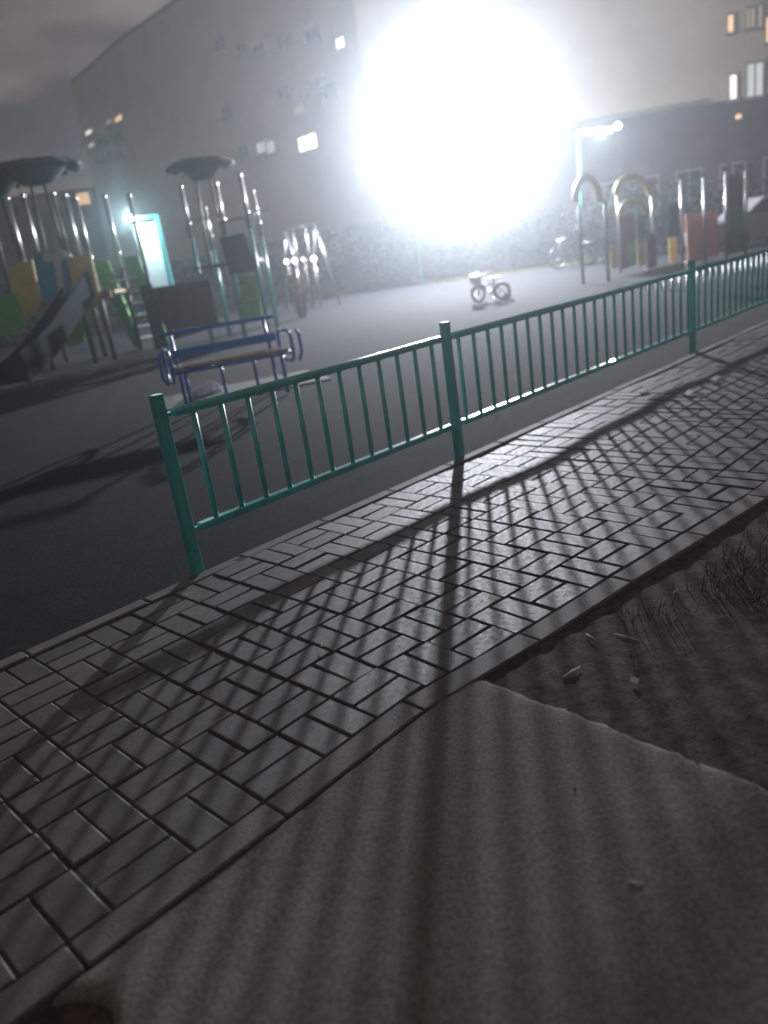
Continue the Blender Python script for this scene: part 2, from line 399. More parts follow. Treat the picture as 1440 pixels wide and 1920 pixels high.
for k in range(1):
    c = BP(bl / 2, .475 + k * .048, .55 + .12 * k); q = MB(); q.box(c, (bl - .04, .028, .09), (bx, by, UP), .006); q.build('back_slat', 'blue', bench)
q = MB(); q.tube([BP(-.02, .56, .76), BP(bl + .02, .56, .76)], .021); q.build('back_rail', 'blue', bench)
q = MB(); q.tube([BP(.0, .03, .40), BP(bl, .03, .40)], .019); q.build('seat_rail', 'blue', bench)
for x in (.5, .85):
    q = MB(); q.tube([BP(x, .25, -.01), BP(x, .25, .41)], .018); q.build('leg', 'blue', bench)
# crumpled white bag under the bench
c = G(387, 738); q = MB(); rg = random.Random(4); rings = []
for i, (r, z) in enumerate(((.02, .0), (.12, .005), (.14, .05), (.10, .10), (.04, .13), (.005, .15))):
    rings += [c + Vector((math.cos(k * .5236) * r * rg.uniform(.75, 1.25) * 1.3, math.sin(k * .5236) * r * rg.uniform(.75, 1.25), z * rg.uniform(.8, 1.2))) for k in range(12)]
q.add(rings, [(i * 12 + k, i * 12 + (k + 1) % 12, (i + 1) * 12 + (k + 1) % 12, (i + 1) * 12 + k) for i in range(5) for k in range(12)])
tag(q.build('plastic_bag', 'bag', loc=c), 'crumpled white plastic bag lying under the blue bench', 'bag')

# ------------------------------------------------------------------ play towers
def upright(t, px, py, Y, r=.05, split=.55, foot=0, lower='dark_green'):
    T = W(px, py, Y); zt = T.z
    zs = zt * split
    q = MB(); q.tube([(T.x, Y, foot - .03), (T.x, Y, zs)], r, 12); p = q.build('post', lower, t)
    q = MB(); q.tube([(T.x, Y, zs), (T.x, Y, zt - .02)], r * .92, 12); s = q.build('upper_post', 'steel', t)
    q = MB(); q.lathe((T.x, Y, zt - .03), [(r, 0), (r * 1.08, .02), (r * .9, .06), (r * .3, .085), (.001, .09)], 12); q.build('post_cap', 'steel', s)
    q = MB(); q.lathe((T.x, Y, zs + .25), [(r * .95, 0), (r * 1.3, .01), (r * 1.3, .07), (r * .95, .08)], 12); q.build('clamp', 'steel', s)
    return T
def board(t, pts, Y, m, name='panel', th=.03, dY=None):     # board outline given by photo points at depth Y
    P = [W(x, y, Y if dY is None else Y + dY * k) for k, (x, y) in enumerate(pts)]
    n = (P[1] - P[0]).cross(P[2] - P[0]).normalized()
    q = MB(); q.prism(P, n * th); return q.build(name, m, t)
def arc(cx, cy, rx, ry, a0, a1, n=10): return [(cx + rx * math.cos(R(a0 + (a1 - a0) * k / n)), cy - ry * math.sin(R(a0 + (a1 - a0) * k / n))) for k in range(n + 1)]
def roof(t, px, py, Y, r, h, m='navy_roof', n=9):
    c = W(px, py, Y); rg = random.Random(int(px))
    q = MB()
    for k in range(n):                      # broad drooping blades round the top
        a = 2 * math.pi * k / n; d = Vector((math.cos(a), math.sin(a), 0)); s = Vector((-d.y, d.x, 0))
        pts = []
        for f, wv, z in ((0, .10, 0), (.4, .30, -.02 * h), (.75, .36, -.12 * h), (1.0, .20, -.34 * h)):
            for e, zz in ((-1, -.05), (0, 0), (1, -.05)): pts.append(c + d * (r * f) + s * (wv * r * e) + UP * (z + zz))
        fs = [(i * 3 + j, i * 3 + j + 1, i * 3 + j + 4, i * 3 + j + 3) for i in range(3) for j in range(2)]
        blade = MB(); blade.add(pts, fs, True); blade.add([p - UP * .035 for p in pts], [tuple(reversed(f)) for f in fs], True)
        rim = [0, 3, 6, 9, 10, 11, 8, 5, 2, 1]; o0 = 0; nn = len(pts)
        for a_, b_ in zip(rim, rim[1:] + rim[:1]): blade.f.append([a_, b_, b_ + nn, a_ + nn]); blade.sm.append(False)
        blade.build('roof_blade', m, t)
    q.lathe(c, [(.001, -h * 1.05), (r * .30, -h), (r * .55, -h * .6), (r * .78, -h * .16), (.001, -h * .04)], 14); q.build('roof_core', m, t)
    for ex in (-.22, .22):
        q = MB(); q.tube([(c.x + ex, c.y, 1.3), (c.x + ex * .6, c.y, c.z - h * .9)], .03, 8); q.build('roof_pole', 'brown', t)

tw = thing('play_tower', (-5.6, 16.8, 0), 'tall play tower with yellow boards, blue palm board and dark slide', 'play tower')
Y1, Y2 = 16.25, 17.7
posts1 = [(12, 372, Y1), (42, 366, Y2), (98, 362, Y1), (121, 366, Y2), (141, 372, Y1), (196, 368, Y2), (241, 366, Y2)]
for a in posts1: upright(tw, *a, lower='steel' if a[0] < 60 else 'brown')
dk = W(70, 562, Y1); dk2 = W(222, 545, Y1)
q = MB(); q.box((-5.75, (Y1 + Y2) / 2, 1.30), (2.1, 1.35, .06)); q.build('deck', 'orange', tw)
q = MB(); q.box((-5.75, Y1 - .05, 1.27), (2.0, .04, .14)); q.build('deck_edge', 'orange', tw)
board(tw, [(126, 482), (170, 474), (188, 560), (178, 580), (160, 584), (146, 568), (128, 520)], Y1 - .08, 'yellow')
board(tw, [(18, 500), (60, 486), (78, 566), (66, 590), (44, 596), (26, 570)], Y1 - .08, 'yellow')
bb = board(tw, [(62, 474), (122, 466), (140, 556), (82, 566)], Y1 - .08, 'sky_blue')
wp = W(104, 480, Y1 - .125)
for pts in ([*arc(90, 482, 11, 10, 0, 360, 14)[:-1]], [*arc(112, 478, 12, 11, 0, 360, 14)[:-1]], [(100, 478), (112, 477), (124, 552), (112, 554)]):
    board(bb, pts, Y1 - .12 - .004 * random.random(), 'white', 'palm_cutout', .02)
board(tw, [(-6, 560), (30, 548), (48, 610), (12, 632), (-20, 632)], Y1 - .4, 'green')
board(tw, [(132, 590), (158, 586), (160, 640), (140, 648), (118, 648)], Y1 + .1, 'green')
board(tw, [(60, 590), (92, 600), (84, 648), (72, 646)], Y1 + .6, 'green')
# slide chute from the deck to the ground towards the camera
s_top = W(152, 566, Y1 - .1); s_top.z = 1.32; s_bot = G(42, 722); 
sd = (s_bot - s_top); sx = Vector((sd.y, -sd.x, 0)).normalized(); sx = -sx if sx.x < 0 else sx
path = [s_top + Vector((0, .12, .0)), s_top, s_top + sd * .3 - UP * .02, s_top + sd * .7 + UP * .02, s_top + sd * .92 + UP * .12, s_bot + Vector((0, 0, .12)) + Vector((sd.x, sd.y, 0)).normalized() * .25]
prof = [(-.29, .24), (-.27, .24), (-.25, .03), (-.15, 0), (.15, 0), (.25, .03), (.27, .46), (.29, .46), (.29, -.05), (-.29, -.05)]
q = MB(); npf = len(prof)
q.add([p + sx * a + UP * h for p in path for a, h in prof], [(i * npf + k, i * npf + (k + 1) % npf, (i + 1) * npf + (k + 1) % npf, (i + 1) * npf + k) for i in range(len(path) - 1) for k in range(npf)] + [tuple(range(npf)), tuple((len(path) - 1) * npf + k for k in reversed(range(npf)))])
q.build('slide', 'dark_blue', tw)
q = MB(); q.tube([path[4] - UP * .05, Vector((path[4].x, path[4].y, -.02))], .03); q.build('slide_leg', 'steel', tw)
# green slanting side boards with steps behind
gt, gb = W(186, 500, 17.3), G(262, 652)
for off in (0, .62):
    o_ = Vector((off, .12 * off, 0)); q = MB()
    q.prism([gt + o_ + Vector((-.12, 0, .12)), gt + o_ + Vector((.22, 0, .10)), gb + o_ + Vector((.04, 0, .30)), gb + o_ + Vector((.05, 0, 0)), gb + o_ + Vector((-.12, 0, 0))], Vector((.0, .035, 0))); q.build('stair_side', 'green', tw)
for k in range(6):
    P = gb + (gt - gb) * ((k + .6) / 7.0); q = MB(); q.box(P + Vector((.33, .10, .05)), (.58, .24, .035), None, .006); q.build('step', 'white', tw)
roof(tw, 58, 300, 17.0, .95, .45)
roof(tw, -22, 330, 17.4, .8, .4)

t2 = thing('climbing_tower', (-2.6, 16.6, 0), 'climbing tower behind the bench with tall turquoise posts and leafy roof', 'play tower')
for a in [(338, 350, 16.9), (383, 390, 17.9), (404, 344, 16.3), (449, 328, 16.3), (474, 360, 17.9)]: upright(t2, *a, split=.68, lower='teal')
roof(t2, 372, 296, 17.0, .68, .40)
board(t2, [(284, 540), (392, 524), (412, 610), (318, 640)], 16.0, 'brown')
board(t2, [(262, 536), (284, 532), (318, 650), (292, 656)], 16.4, 'dark_blue')
board(t2, [(410, 446), (458, 436), (482, 508), (432, 516)], 16.25, 'dark_blue')
board(t2, [(446, 520), (480, 516), (492, 594), (456, 600)], 16.3, 'green')
for zz in (.7, 1.1, 1.5, 1.9, 2.3):
    A_, B_ = W(404, 344, 16.3), W(449, 328, 16.3)
    q = MB(); q.tube([(A_.x, 16.3, zz), (B_.x, 16.3, zz)], .018, 8); q.build('rung', 'dark_blue', t2)
A_, B_ = W(338, 350, 16.9), W(474, 360, 17.9)
q = MB(); q.box(((A_.x + B_.x) / 2, 17.1, 1.5), (B_.x - A_.x, 1.2, .06)); q.build('deck', 'brown', t2)
for x_ in (A_.x, B_.x - .1):
    q = MB(); q.tube([(x_, 16.9, 2.45), (x_ + .5, 16.6, 2.42)], .02, 8); q.build('handrail', 'steel', t2)

# ------------------------------------------------------------------ arches and little play house on the right
def tagthing(name, px, py, label, cat, group=None): return thing(name, G(px, py), label, cat, group)
def band(t, cx, cy, rx, ry, wd_, Y, m, name='arch', a0=0, a1=180, th=.06, lean=0):
    o_ = [(x + lean * (cy - y), y) for x, y in arc(cx, cy, rx, ry, a0, a1, 14)]; i_ = [(x + lean * (cy - y), y) for x, y in arc(cx, cy, rx - wd_, ry - wd_, a1, a0, 14)]
    P = [W(x, y, Y) for x, y in o_ + i_]
    q = MB(); n = len(P); d = Vector((0, th / 2, 0))
    m_ = len(o_)
    vs2 = [p - d for p in P] + [p + d for p in P]; fs = []
    for k in range(m_ - 1):
        a_, b_, c_, d_ = k, k + 1, n - 2 - k, n - 1 - k
        fs += [(a_, b_, c_, d_), (n + d_, n + c_, n + b_, n + a_), (a_, n + a_, n + b_, b_), (d_, c_, n + c_, n + d_)]
    fs += [(0, n - 1, 2 * n - 1, n), (m_ - 1, n + m_ - 1, n + m_, m_)]
    q.add(vs2, fs); return q.build(name, m, t)
ga = tagthing('arch_gate', 1115, 529, 'narrow play gate with one yellow arch on two grey posts', 'arch')
def leg(t, px0, py0, px1, py1, m, r=.035, name='post'):
    P = G(px1, py1); T = W(px0, py0, P.y)
    q = MB(); q.tube([(P.x, P.y, -.03), (P.x, P.y, T.z)], r, 10); return q.build(name, m, t)
leg(ga, 1078, 384, 1094, 531, 'dark_green'); leg(ga, 1124, 376, 1141, 527, 'dark_green')
band(ga, 1101, 378, 28, 53, 12, 17.5, 'yellow', lean=-.03, th=.1)
q = MB(); A_, B_ = G(1094, 531), G(1141, 527); q.tube([A_ + UP * .85, B_ + UP * .85], .02, 8); q.build('cross_bar', 'steel', ga)

ph = tagthing('play_house', 1200, 500, 'small play house wall with two stacked yellow arches and coloured boards', 'play house')
leg(ph, 1152, 362, 1164, 510, 'steel'); leg(ph, 1218, 352, 1226, 503, 'steel')
YH = 18.6
band(ph, 1187, 366, 37, 40, 11, YH, 'yellow', lean=-.05); band(ph, 1188, 402, 30, 30, 12, YH - .06, 'yellow', lean=-.05)
for pts, m in (([(1160, 404), (1190, 398), (1192, 452), (1190, 498), (1164, 506)], 'maroon'), ([(1176, 452), (1192, 450), (1194, 496), (1178, 500)], 'green'),
               ([(1194, 452), (1209, 449), (1212, 496), (1196, 500)], 'yellow'), ([(1144, 460), (1156, 458), (1160, 500), (1146, 504)], 'yellow'),
               ([(1192, 396), (1208, 394), (1209, 449), (1194, 452)], 'dark_green'), ([(1212, 440), (1228, 436), (1232, 498), (1214, 504)], 'brown')):
    board(ph, pts, YH + .03 * len(m) * .5, m)
pt = tagthing('play_pillar', 1258, 492, 'slim play board with dark blue top and yellow base beside the play house', 'play board')
YP = G(1258, 492).y
leg(pt, 1269, 338, 1280, 490, 'steel', .04)
board(pt, [(1252, 384), (1272, 380), (1273, 442), (1254, 446)], YP, 'dark_blue'); board(pt, [(1253, 446), (1269, 443), (1270, 490), (1256, 494)], YP - .02, 'yellow')
pw = tagthing('play_wall', 1345, 486, 'large salmon and green play wall boards between grey posts', 'play wall')
leg(pw, 1310, 334, 1322, 492, 'steel', .04); leg(pw, 1354, 324, 1362, 486, 'steel', .04); leg(pw, 1390, 322, 1398, 480, 'steel', .04)
board(pw, [(1285, 402), (1344, 396), (1348, 478), (1290, 494)], 18.9, 'salmon', th=.05)
board(pw, [(1360, 390), (1398, 386), (1402, 470), (1362, 478)], 19.0, 'dark_green', th=.05)
board(pw, [(1364, 330), (1388, 328), (1398, 386), (1360, 390)], 19.1, 'brown', th=.05)
# pale edging blocks of the sand pit
for i in range(6):
    c = G(1216 + i * 15, 516 - i * 3.0); q = MB(); q.box(c + UP * .05, (.155, .2, .16), None, .015)
    tag(q.build('edging_block', 'pale_block', loc=c), ['leftmost', 'second', 'third', 'fourth', 'fifth', 'rightmost'][i] + ' pale edging block from the left in the low row behind the fence', 'block', 'edging blocks behind the fence')

# ------------------------------------------------------------------ bicycles
def bicycle(name, F_, Rr, rw, label, frame_m, kid):
    d = (Rr - F_); d.z = 0; d.normalize(); s = Vector((-d.y, d.x, 0))
    t = thing(name, (F_ + Rr) / 2, label, 'bicycle')
    fw, rwl = F_ + UP * rw, Rr + UP * rw
    turn = Matrix.Rotation(R(40 if kid else 12), 3, 'Z') @ d
    for c, ax_ in ((fw, turn), (rwl, d)):
        q = MB(); q.torus(c, rw - .028, .028 if kid else .024, (ax_, UP), 26, 8); tyre = q.build('wheel', 'tyre', t)
        q = MB(); q.torus(c, rw - .06, .010, (ax_, UP), 26, 6); q.build('rim', 'steel', tyre)
        sd_ = Vector((-ax_.y, ax_.x, 0))
        q = MB()
        for k in range(10):
            a = k * math.pi / 5; q.tube([c, c + (ax_ * math.cos(a) + UP * math.sin(a)) * (rw - .06)], .003, 5)
        q.tube([c - sd_ * .05, c + sd_ * .05], .016, 8); q.build('spokes', 'steel', tyre)
    k = rw / .20 if kid else rw / .31
    wb = (Rr - F_).length
    head = F_ + d * (.10 * wb) + UP * (rw * 2.25); bb_ = F_ + d * (.58 * wb) + UP * (rw * .85); seat = F_ + d * (.70 * wb) + UP * (rw * (2.35 if kid else 2.2))
    q = MB(); q.tube([head, bb_], .022, 8); q.build('down_tube', frame_m, t)
    q = MB(); q.tube([seat, bb_], .018, 8); q.build('seat_tube', frame_m, t)
    q = MB(); q.tube([head - UP * .05, seat - UP * rw * .45], .018, 8); q.build('top_tube', frame_m, t)
    for e_ in (-.05, .05):
        q = MB(); q.tube([bb_ + s * e_ * .5, rwl + s * e_], .012, 6); q.build('chain_stay', frame_m, t)
        q = MB(); q.tube([seat - UP * rw * .5, rwl + s * e_], .010, 6); q.build('seat_stay', frame_m, t)
        q = MB(); q.tube([head, fw + s * e_ + UP * .0], .013, 6); q.build('fork', frame_m, t)
    ts = Vector((-turn.y, turn.x, 0)); hb = head + UP * (rw * (.75 if kid else .45))
    q = MB(); q.tube([head, hb], .016, 8); q.build('stem', 'steel', t)
    hw = .24 if kid else .29
    q = MB(); q.tube([hb + ts * hw + turn * .08 + UP * .06, hb + ts * hw * .5 + UP * .03, hb, hb - ts * hw * .5 + UP * .03, hb - ts * hw + turn * .08 + UP * .06], .013, 8); hbar = q.build('handlebar', 'steel', t)
    for e_ in (1, -1):
        q = MB(); q.tube([hb + ts * hw * e_ + turn * .08 + UP * .06, hb + ts * hw * e_ * 1.03 + turn * .17 + UP * .06], .019, 8); q.build('grip', 'white' if kid else 'black', hbar)
    q = MB(); q.prism([seat + d * x + s * y + UP * .03 for x, y in ((-.14, -.02), (-.14, .02), (.0, .045), (.09, .08), (.13, .06), (.13, -.06), (.09, -.08), (.0, -.045))], UP * .05); q.build('saddle', 'white' if kid else 'black', t)
    q = MB(); q.torus(bb_, rw * .32, .008, (d, UP), 16, 6)
    for sg in (1, -1): q.tube([bb_ + s * .05 * sg, bb_ + s * .06 * sg + (d * .4 - UP * .9).normalized() * (rw * .5 * sg)], .01, 6); q.box(bb_ + s * .10 * sg + (d * .4 - UP * .9).normalized() * (rw * .5 * sg), (.08, .07, .02), (d, s, UP))
    q.build('crank', 'steel', t)
    for c, ax_ in ((fw, turn), (rwl, d)):
        sd_ = Vector((-ax_.y, ax_.x, 0)); q = MB(); pts = [(c + (ax_ * math.cos(R(a)) + UP * math.sin(R(a))) * (rw + .02)) for a in range(20, 161, 14)]
        q.add([p + sd_ * e_ for p in pts for e_ in (-.03, .03)], [(2 * i, 2 * i + 1, 2 * i + 3, 2 * i + 2) for i in range(len(pts) - 1)], True); mg = q.build('mudguard', frame_m, t)
        so = mg.modifiers.new('t', 'SOLIDIFY'); so.thickness = .006
    if kid:
        for e_ in (-.19, .19):
            c = Rr + d * .10 + s * e_ + UP * .065; q = MB(); q.torus(c, .045, .02, (d, UP), 16, 8); tr = q.build('training_wheel', 'tyre', t)
            q = MB(); q.tube([c, rwl + s * e_ * .4], .010, 6); q.build('training_arm', 'steel', tr)
        q = MB(); q.prism([hb - turn * .10 + ts * x + UP * z for x, z in ((-.12, .02), (.12, .02), (.09, -.16), (-.09, -.16))], turn * .14); q.build('basket', 'white', t)
    return t
z0 = -.022
a, c = G(899, 568, z0), G(938, 563, z0)
bicycle('bicycle', a, a + (c - a).normalized() * .50, .185, 'small pink child bicycle with training wheels on the open playground', 'pink', True)
a, c = G(1047, 505, z0), G(1092, 498, z0)
bicycle('bicycle', a, a + (c - a).normalized() * 1.0, .33, 'dark bicycle standing at the far grass edge left of the arch gate', 'black', False)

# ------------------------------------------------------------------ lamp posts
lm = thing('lamp_post', G(792, 533), 'turquoise lamp post with long arm carrying the dazzling white floodlight', 'lamp post')
pf = G(792, 533); LP = W(859, 243, pf.y)
q = MB(); q.tube([(pf.x, pf.y, -.1), (pf.x, pf.y, LP.z + .25)], [.06, .05], 14); q.build('pole', 'teal_pole', lm)
q = MB(); q.tube([(pf.x, pf.y, LP.z + .2), (pf.x + .6, pf.y, LP.z + .26), (LP.x - .1, pf.y, LP.z + .22)], .035, 10); q.build('arm', 'teal_pole', lm)
aim = (Vector((.2, 3.5, 0)) - LP).normalized(); lx_ = aim.cross(UP).normalized(); lz_ = lx_.cross(aim)
q = MB(); q.box(LP - aim * .10 + lz_ * .02, (.62, .14, .46), (lx_, aim, lz_), .03); hd = q.build('lamp_head', 'black', lm)
q = MB(); q.box(LP - aim * .028, (.54, .012, .38), (lx_, aim, lz_), .004); q.build('lens', 'led', hd)
sp = light('floodlight', 'SPOT', LP + aim * .02, MAIN_W, lm, .25, (.885, .92, 1)); sp.data.spot_size = R(172); sp.data.spot_blend = .35
sp.rotation_euler = aim.to_track_quat('-Z', 'Y').to_euler()
light('wall_fill', 'POINT', LP + aim * .25, FILL_W, lm, .2, (.885, .92, 1))  # added point lamp that brightens the house walls and far things

# left lamp: post with arm, lamp at the arm's end over a pale board
YL = 25.0
l2 = thing('lamp_post', (W(292, 402, YL).x, YL, 0), 'turquoise lamp post behind the play tower with small glaring lamp', 'lamp post')
T = W(292, 402, YL); E_ = W(243, 410, YL)
q = MB(); q.box((T.x, YL, T.z / 2 - .03), (.13, .13, T.z + .06), None, .01); q.build('pole', 'teal_pole', l2)
q = MB(); q.box(((T.x + E_.x) / 2, YL, T.z - .04), (abs(T.x - E_.x), .10, .09), None, .01); q.build('arm', 'teal_pole', l2)
q = MB(); q.box((E_.x, YL - .05, E_.z), (.26, .22, .14), None, .03); hd = q.build('lamp_head', 'black', l2)
q = MB(); q.box((E_.x, YL - .168, E_.z), (.22, .014, .11), None, .004); q.build('lens', 'led_small', hd)
q = MB(); q.box((E_.x + .40, YL + .10, T.z - 1.15), (.74, .03, 1.9), None, .008); q.build('pale_board', 'white', l2)
light('left_lamp', 'POINT', (E_.x + .06, YL - .32, E_.z - .02), LEFT_W, l2, .06, (.62, .93, 1))
# right lamp
YR = 29.0
fr = W(1083, 250, YR)
l3 = thing('lamp_post', (fr.x, YR, 0), 'turquoise lamp post above the arch gate with glowing horizontal arm lamp', 'lamp post')
E_ = W(1148, 240, YR)
q = MB(); q.tube([(fr.x, YR, -.1), (fr.x, YR, fr.z)], .06, 12); q.build('pole', 'teal_pole', l3)
q = MB(); q.prism([(fr.x, YR, fr.z), (E_.x, YR, E_.z - .12), (E_.x, YR, E_.z + .02), (fr.x, YR, fr.z + .1)], Vector((0, .12, 0))); ar = q.build('arm', 'white', l3)
q = MB(); q.prism([(fr.x + .1, YR - .075, fr.z - .06), (E_.x - .05, YR - .075, E_.z - .14), (E_.x - .05, YR - .075, E_.z), (fr.x + .1, YR - .075, fr.z + .07)], Vector((0, .02, 0))); q.build('light_strip', 'led_dot', ar)
c = W(1158, 236, YR); q = MB(); q.lathe(c, [(.001, -.12), (.09, -.09), (.13, 0), (.09, .09), (.001, .12)], 14); q.build('lamp_globe', 'led_dot', l3)
light('right_lamp', 'POINT', (E_.x - .5, YR - .35, E_.z - .2), RIGHT_W, l3, .1, (.80, .95, 1))
# four small round lamps in a row on thin stems beyond the shrub
for i, x in enumerate((538, 553, 570, 588)):
    Y_ = 24 + .1 * i; c = W(x, 490 - i * 1.6, Y_)
    t = thing('garden_lamp', (c.x, Y_, 0), ['first', 'second', 'third', 'last'][i] + ' from the left of four small white globe lamps in a row', 'lamp', 'row of small white lamps')
    q = MB(); q.tube([(c.x, Y_, -.1), (c.x, Y_, c.z - .06)], .02, 8); q.build('stem', 'steel', t)
    q = MB(); q.lathe(c, [(.001, -.075), (.06, -.05), (.08, 0), (.06, .05), (.001, .075)], 12); q.build('globe', 'led_dot', t)

# ------------------------------------------------------------------ swing frame and shrub
sw = thing('swing_frame', G(600, 575), 'thin metal swing frame left of the open playground', 'swing')
top = W(588, 420, 24.5)
for e_, m in ((Vector((.42, .5, 0)), 'steel'), (Vector((-.42, .6, 0)), 'steel')):
    q = MB(); q.tube([top, Vector((top.x, 24.5, -.03)) + e_], .035, 10); q.build('leg', m, sw)
tb = top + Vector((-1.0, 1.6, 0))
q = MB(); q.tube([top, tb], .04, 10); q.build('top_bar', 'steel', sw)
for e_ in (Vector((.42, .5, 0)), Vector((-.42, .6, 0))):
    q = MB(); q.tube([tb, Vector((tb.x, tb.y, -.03)) + e_], .035, 10); q.build('leg', 'steel', sw)
mid = top.lerp(tb, .5)
q = MB(); q.box(Vector((mid.x, mid.y, .5)), (.42, .18, .03), None, .008); seat = q.build('seat', 'black', sw)
for e_ in (-.19, .19):
    q = MB(); q.tube([mid + Vector((e_, 0, 0)), Vector((mid.x + e_, mid.y, .5))], .010, 6); q.build('chain', 'steel', seat)

def shrub_twigs(name, base, h, spread, n, label, m='twig'):
    rg = random.Random(name + str(base.x)); t = thing(name, base, label, 'shrub'); q = MB(); q2 = MB()
    for k in range(n):
        a = rg.random() * 6.28; r = spread * rg.uniform(.3, 1); p0 = base + Vector((math.cos(a) * .08, math.sin(a) * .08, -.03)); p1 = base + Vector((math.cos(a) * r * .5, math.sin(a) * r * .5, h * rg.uniform(.4, .6))); p2 = base + Vector((math.cos(a) * r, math.sin(a) * r, h * rg.uniform(.7, 1)))
        q.tube([p0, p1, p2], [.018, .012, .005], 5)
        for _ in range(6):
            s_ = p0.lerp(p1, rg.random()) if rg.random() < .4 else p1.lerp(p2, rg.random()); e_ = s_ + Vector((rg.gauss(0, .18), rg.gauss(0, .18), rg.uniform(.05, .35)))
            q.tube([s_, e_], [.008, .003], 4)
            for _ in range(5):
                c = s_.lerp(e_, rg.random()) ; v = Vector((rg.gauss(0, 1), rg.gauss(0, 1), rg.gauss(0, 1))).normalized() * .035; u_ = v.orthogonal().normalized() * .02
                q2.add([c, c + v + u_, c + v * 2, c + v - u_], [(0, 1, 2, 3)])
    q.build('branches', m, t); q2.build('foliage', m, t); return t
shrub_twigs('twiggy_shrub', Vector((W(562, 560, 21).x, 21, 0)), 1.9, .65, 20, 'pale twiggy shrub between the bench and the swing')

# ------------------------------------------------------------------ hedges, bushes and trees at the back
def bush(px, py, Y, rx, rz, label, m='leaf', n=1500, cat='bush', group='bushes at the back of the playground'):
    rg = random.Random(px * 7 + int(Y)); P = W(px, py, Y); base = Vector((P.x, Y, -.1)); t = thing('bush', base, label, cat, group)
    q = MB(); q.leaves((P.x, Y, rz * .95), (rx, rx * .75, rz), n * 2, .075, rg, .1, 40); q.build('foliage', m, t)
    q = MB()
    for k in range(6):
        a = rg.random() * 6.28; q.tube([base, base + Vector((math.cos(a) * rx * .5, math.sin(a) * rx * .4, rz * 1.2))], [.03, .01], 5)
    q.build('stem', 'bark', t)
bush(540, 520, 32.5, 1.5, .95, 'dark bush behind the small round lamps', 'leaf')
bush(625, 520, 33.5, 1.7, 1.15, 'dark bush behind the swing frame', 'leaf2')
bush(700, 510, 33.0, 1.5, .95, 'broad dark bush just left of the floodlight post', 'leaf')
bush(765, 500, 34.2, 1.4, 1.2, 'tall dark bush right behind the floodlight post', 'leaf2')
bush(835, 500, 33.0, 1.3, .9, 'bush right below the floodlight glare', 'leaf')
bush(965, 470, 33.5, 1.5, .8, 'low bush beyond the dry grass left of the dark bicycle', 'leaf')
bush(1030, 465, 33.0, 1.4, .95, 'bush behind the dark bicycle', 'leaf2')
bush(1112, 440, 27.0, 1.1, .95, 'bush seen through the arch gate', 'leaf')
bush(1180, 430, 28.0, 1.2, 1.2, 'bush behind the small play house', 'leaf2')
bush(1245, 425, 27.0, 1.2, 1.1, 'bush behind the slim play board', 'leaf')
bush(1340, 415, 28.0, 1.5, 1.3, 'bush behind the salmon play wall', 'leaf2')
bush(40, 590, 30.0, 2.2, 1.4, 'wide bush behind the left edge of the play tower', 'leaf')
bush(180, 580, 31.0, 2.0, 1.2, 'bush behind the play tower steps', 'leaf2')
bush(330, 560, 32.0, 2.0, 1.2, 'bush behind the brown climbing tower board', 'leaf')
bush(440, 540, 32.0, 1.8, 1.3, 'bush behind the climbing tower posts', 'leaf2')
# dry grass strip along the far edge
q = MB(); rg = random.Random(5)
for _ in range(5200):
    x = rg.uniform(3.6, 10.5); y = 30.6 - .30 * (x + .4) + rg.uniform(.0, 3.2) ; h = rg.uniform(.05, .14); a = rg.random() * 6.28
    d = Vector((math.cos(a), math.sin(a), 0)) * .02; le = Vector((rg.gauss(0, .03), rg.gauss(0, .03), h)); p = Vector((x, y, -.11))
    q.add([p - d, p + d, p + le], [(0, 1, 2)])
tag(q.build('dry_grass', 'dry_grass'), 'yellowish dry grass strip along the far edge of the playground', kind='stuff')
b = MB(); b.add([(3.4, 29.7, -.075), (10.6, 27.5, -.075), (10.9, 31, -.075), (3.8, 33, -.075)], [(0, 1, 2, 3)])
tag(b.build('grass_verge', 'dry_grass'), 'yellowish verge at the far edge of the playground', kind='structure')
# grass and weeds on the earth beside the pavement
q = MB(); rg = random.Random(9)
for k in range(5200):
    u = rg.uniform(.4, 6.5); v = NEAR * widen(u) + .12 + abs(rg.gauss(0, .38))
    if rg.random() > .0 and not (1.2 < u < 2.6 and rg.random() < .6) and sub_noise(u * 1.1, v * 1.3, 1.3) < -.05 + .5 * (1 - min(1, u / 1.6)): continue
    p = UV(u, v, -.035); h = rg.uniform(.03, .12); a = rg.random() * 6.28; d = Vector((math.cos(a), math.sin(a), 0)) * rg.uniform(.0015, .003); le = Vector((rg.gauss(0, .035), rg.gauss(0, .035), h))
    q.add([p - d, p + d, p + le * .55 + d * .7, p + le * .55 - d * .7, p + le], [(0, 1, 2, 3), (3, 2, 4)])
tag(q.build('weeds', 'grass'), 'sparse green weeds on the earth beside the pavement', kind='stuff')
q = MB(); rg = random.Random(12)
for k in range(1500):
    u, v = rg.uniform(-2.6, 4.5), rg.uniform(1.62, 3.4)
    if ul - .05 < u < ur + .02 and rg.random() < .93: continue
    s_ = rg.uniform(.002, .008); c = UV(u, v * (widen(u) if u > 0 else 1), -.020 if not ul < u < ur else .002)
    q.add([c + Vector((rg.uniform(.6, 1.2) * s_ * x, rg.uniform(.6, 1.2) * s_ * y, s_ * z)) for x, y, z in ((1, 0, 0), (0, 1, 0), (-1, 0, 0), (0, -1, 0), (0, 0, .8), (0, 0, -.8))], [(0, 1, 4), (1, 2, 4), (2, 3, 4), (3, 0, 4), (1, 0, 5), (2, 1, 5), (3, 2, 5), (0, 3, 5)])
tag(q.build('gravel', 'stone'), 'small stones and crumbs scattered on the earth', kind='stuff')

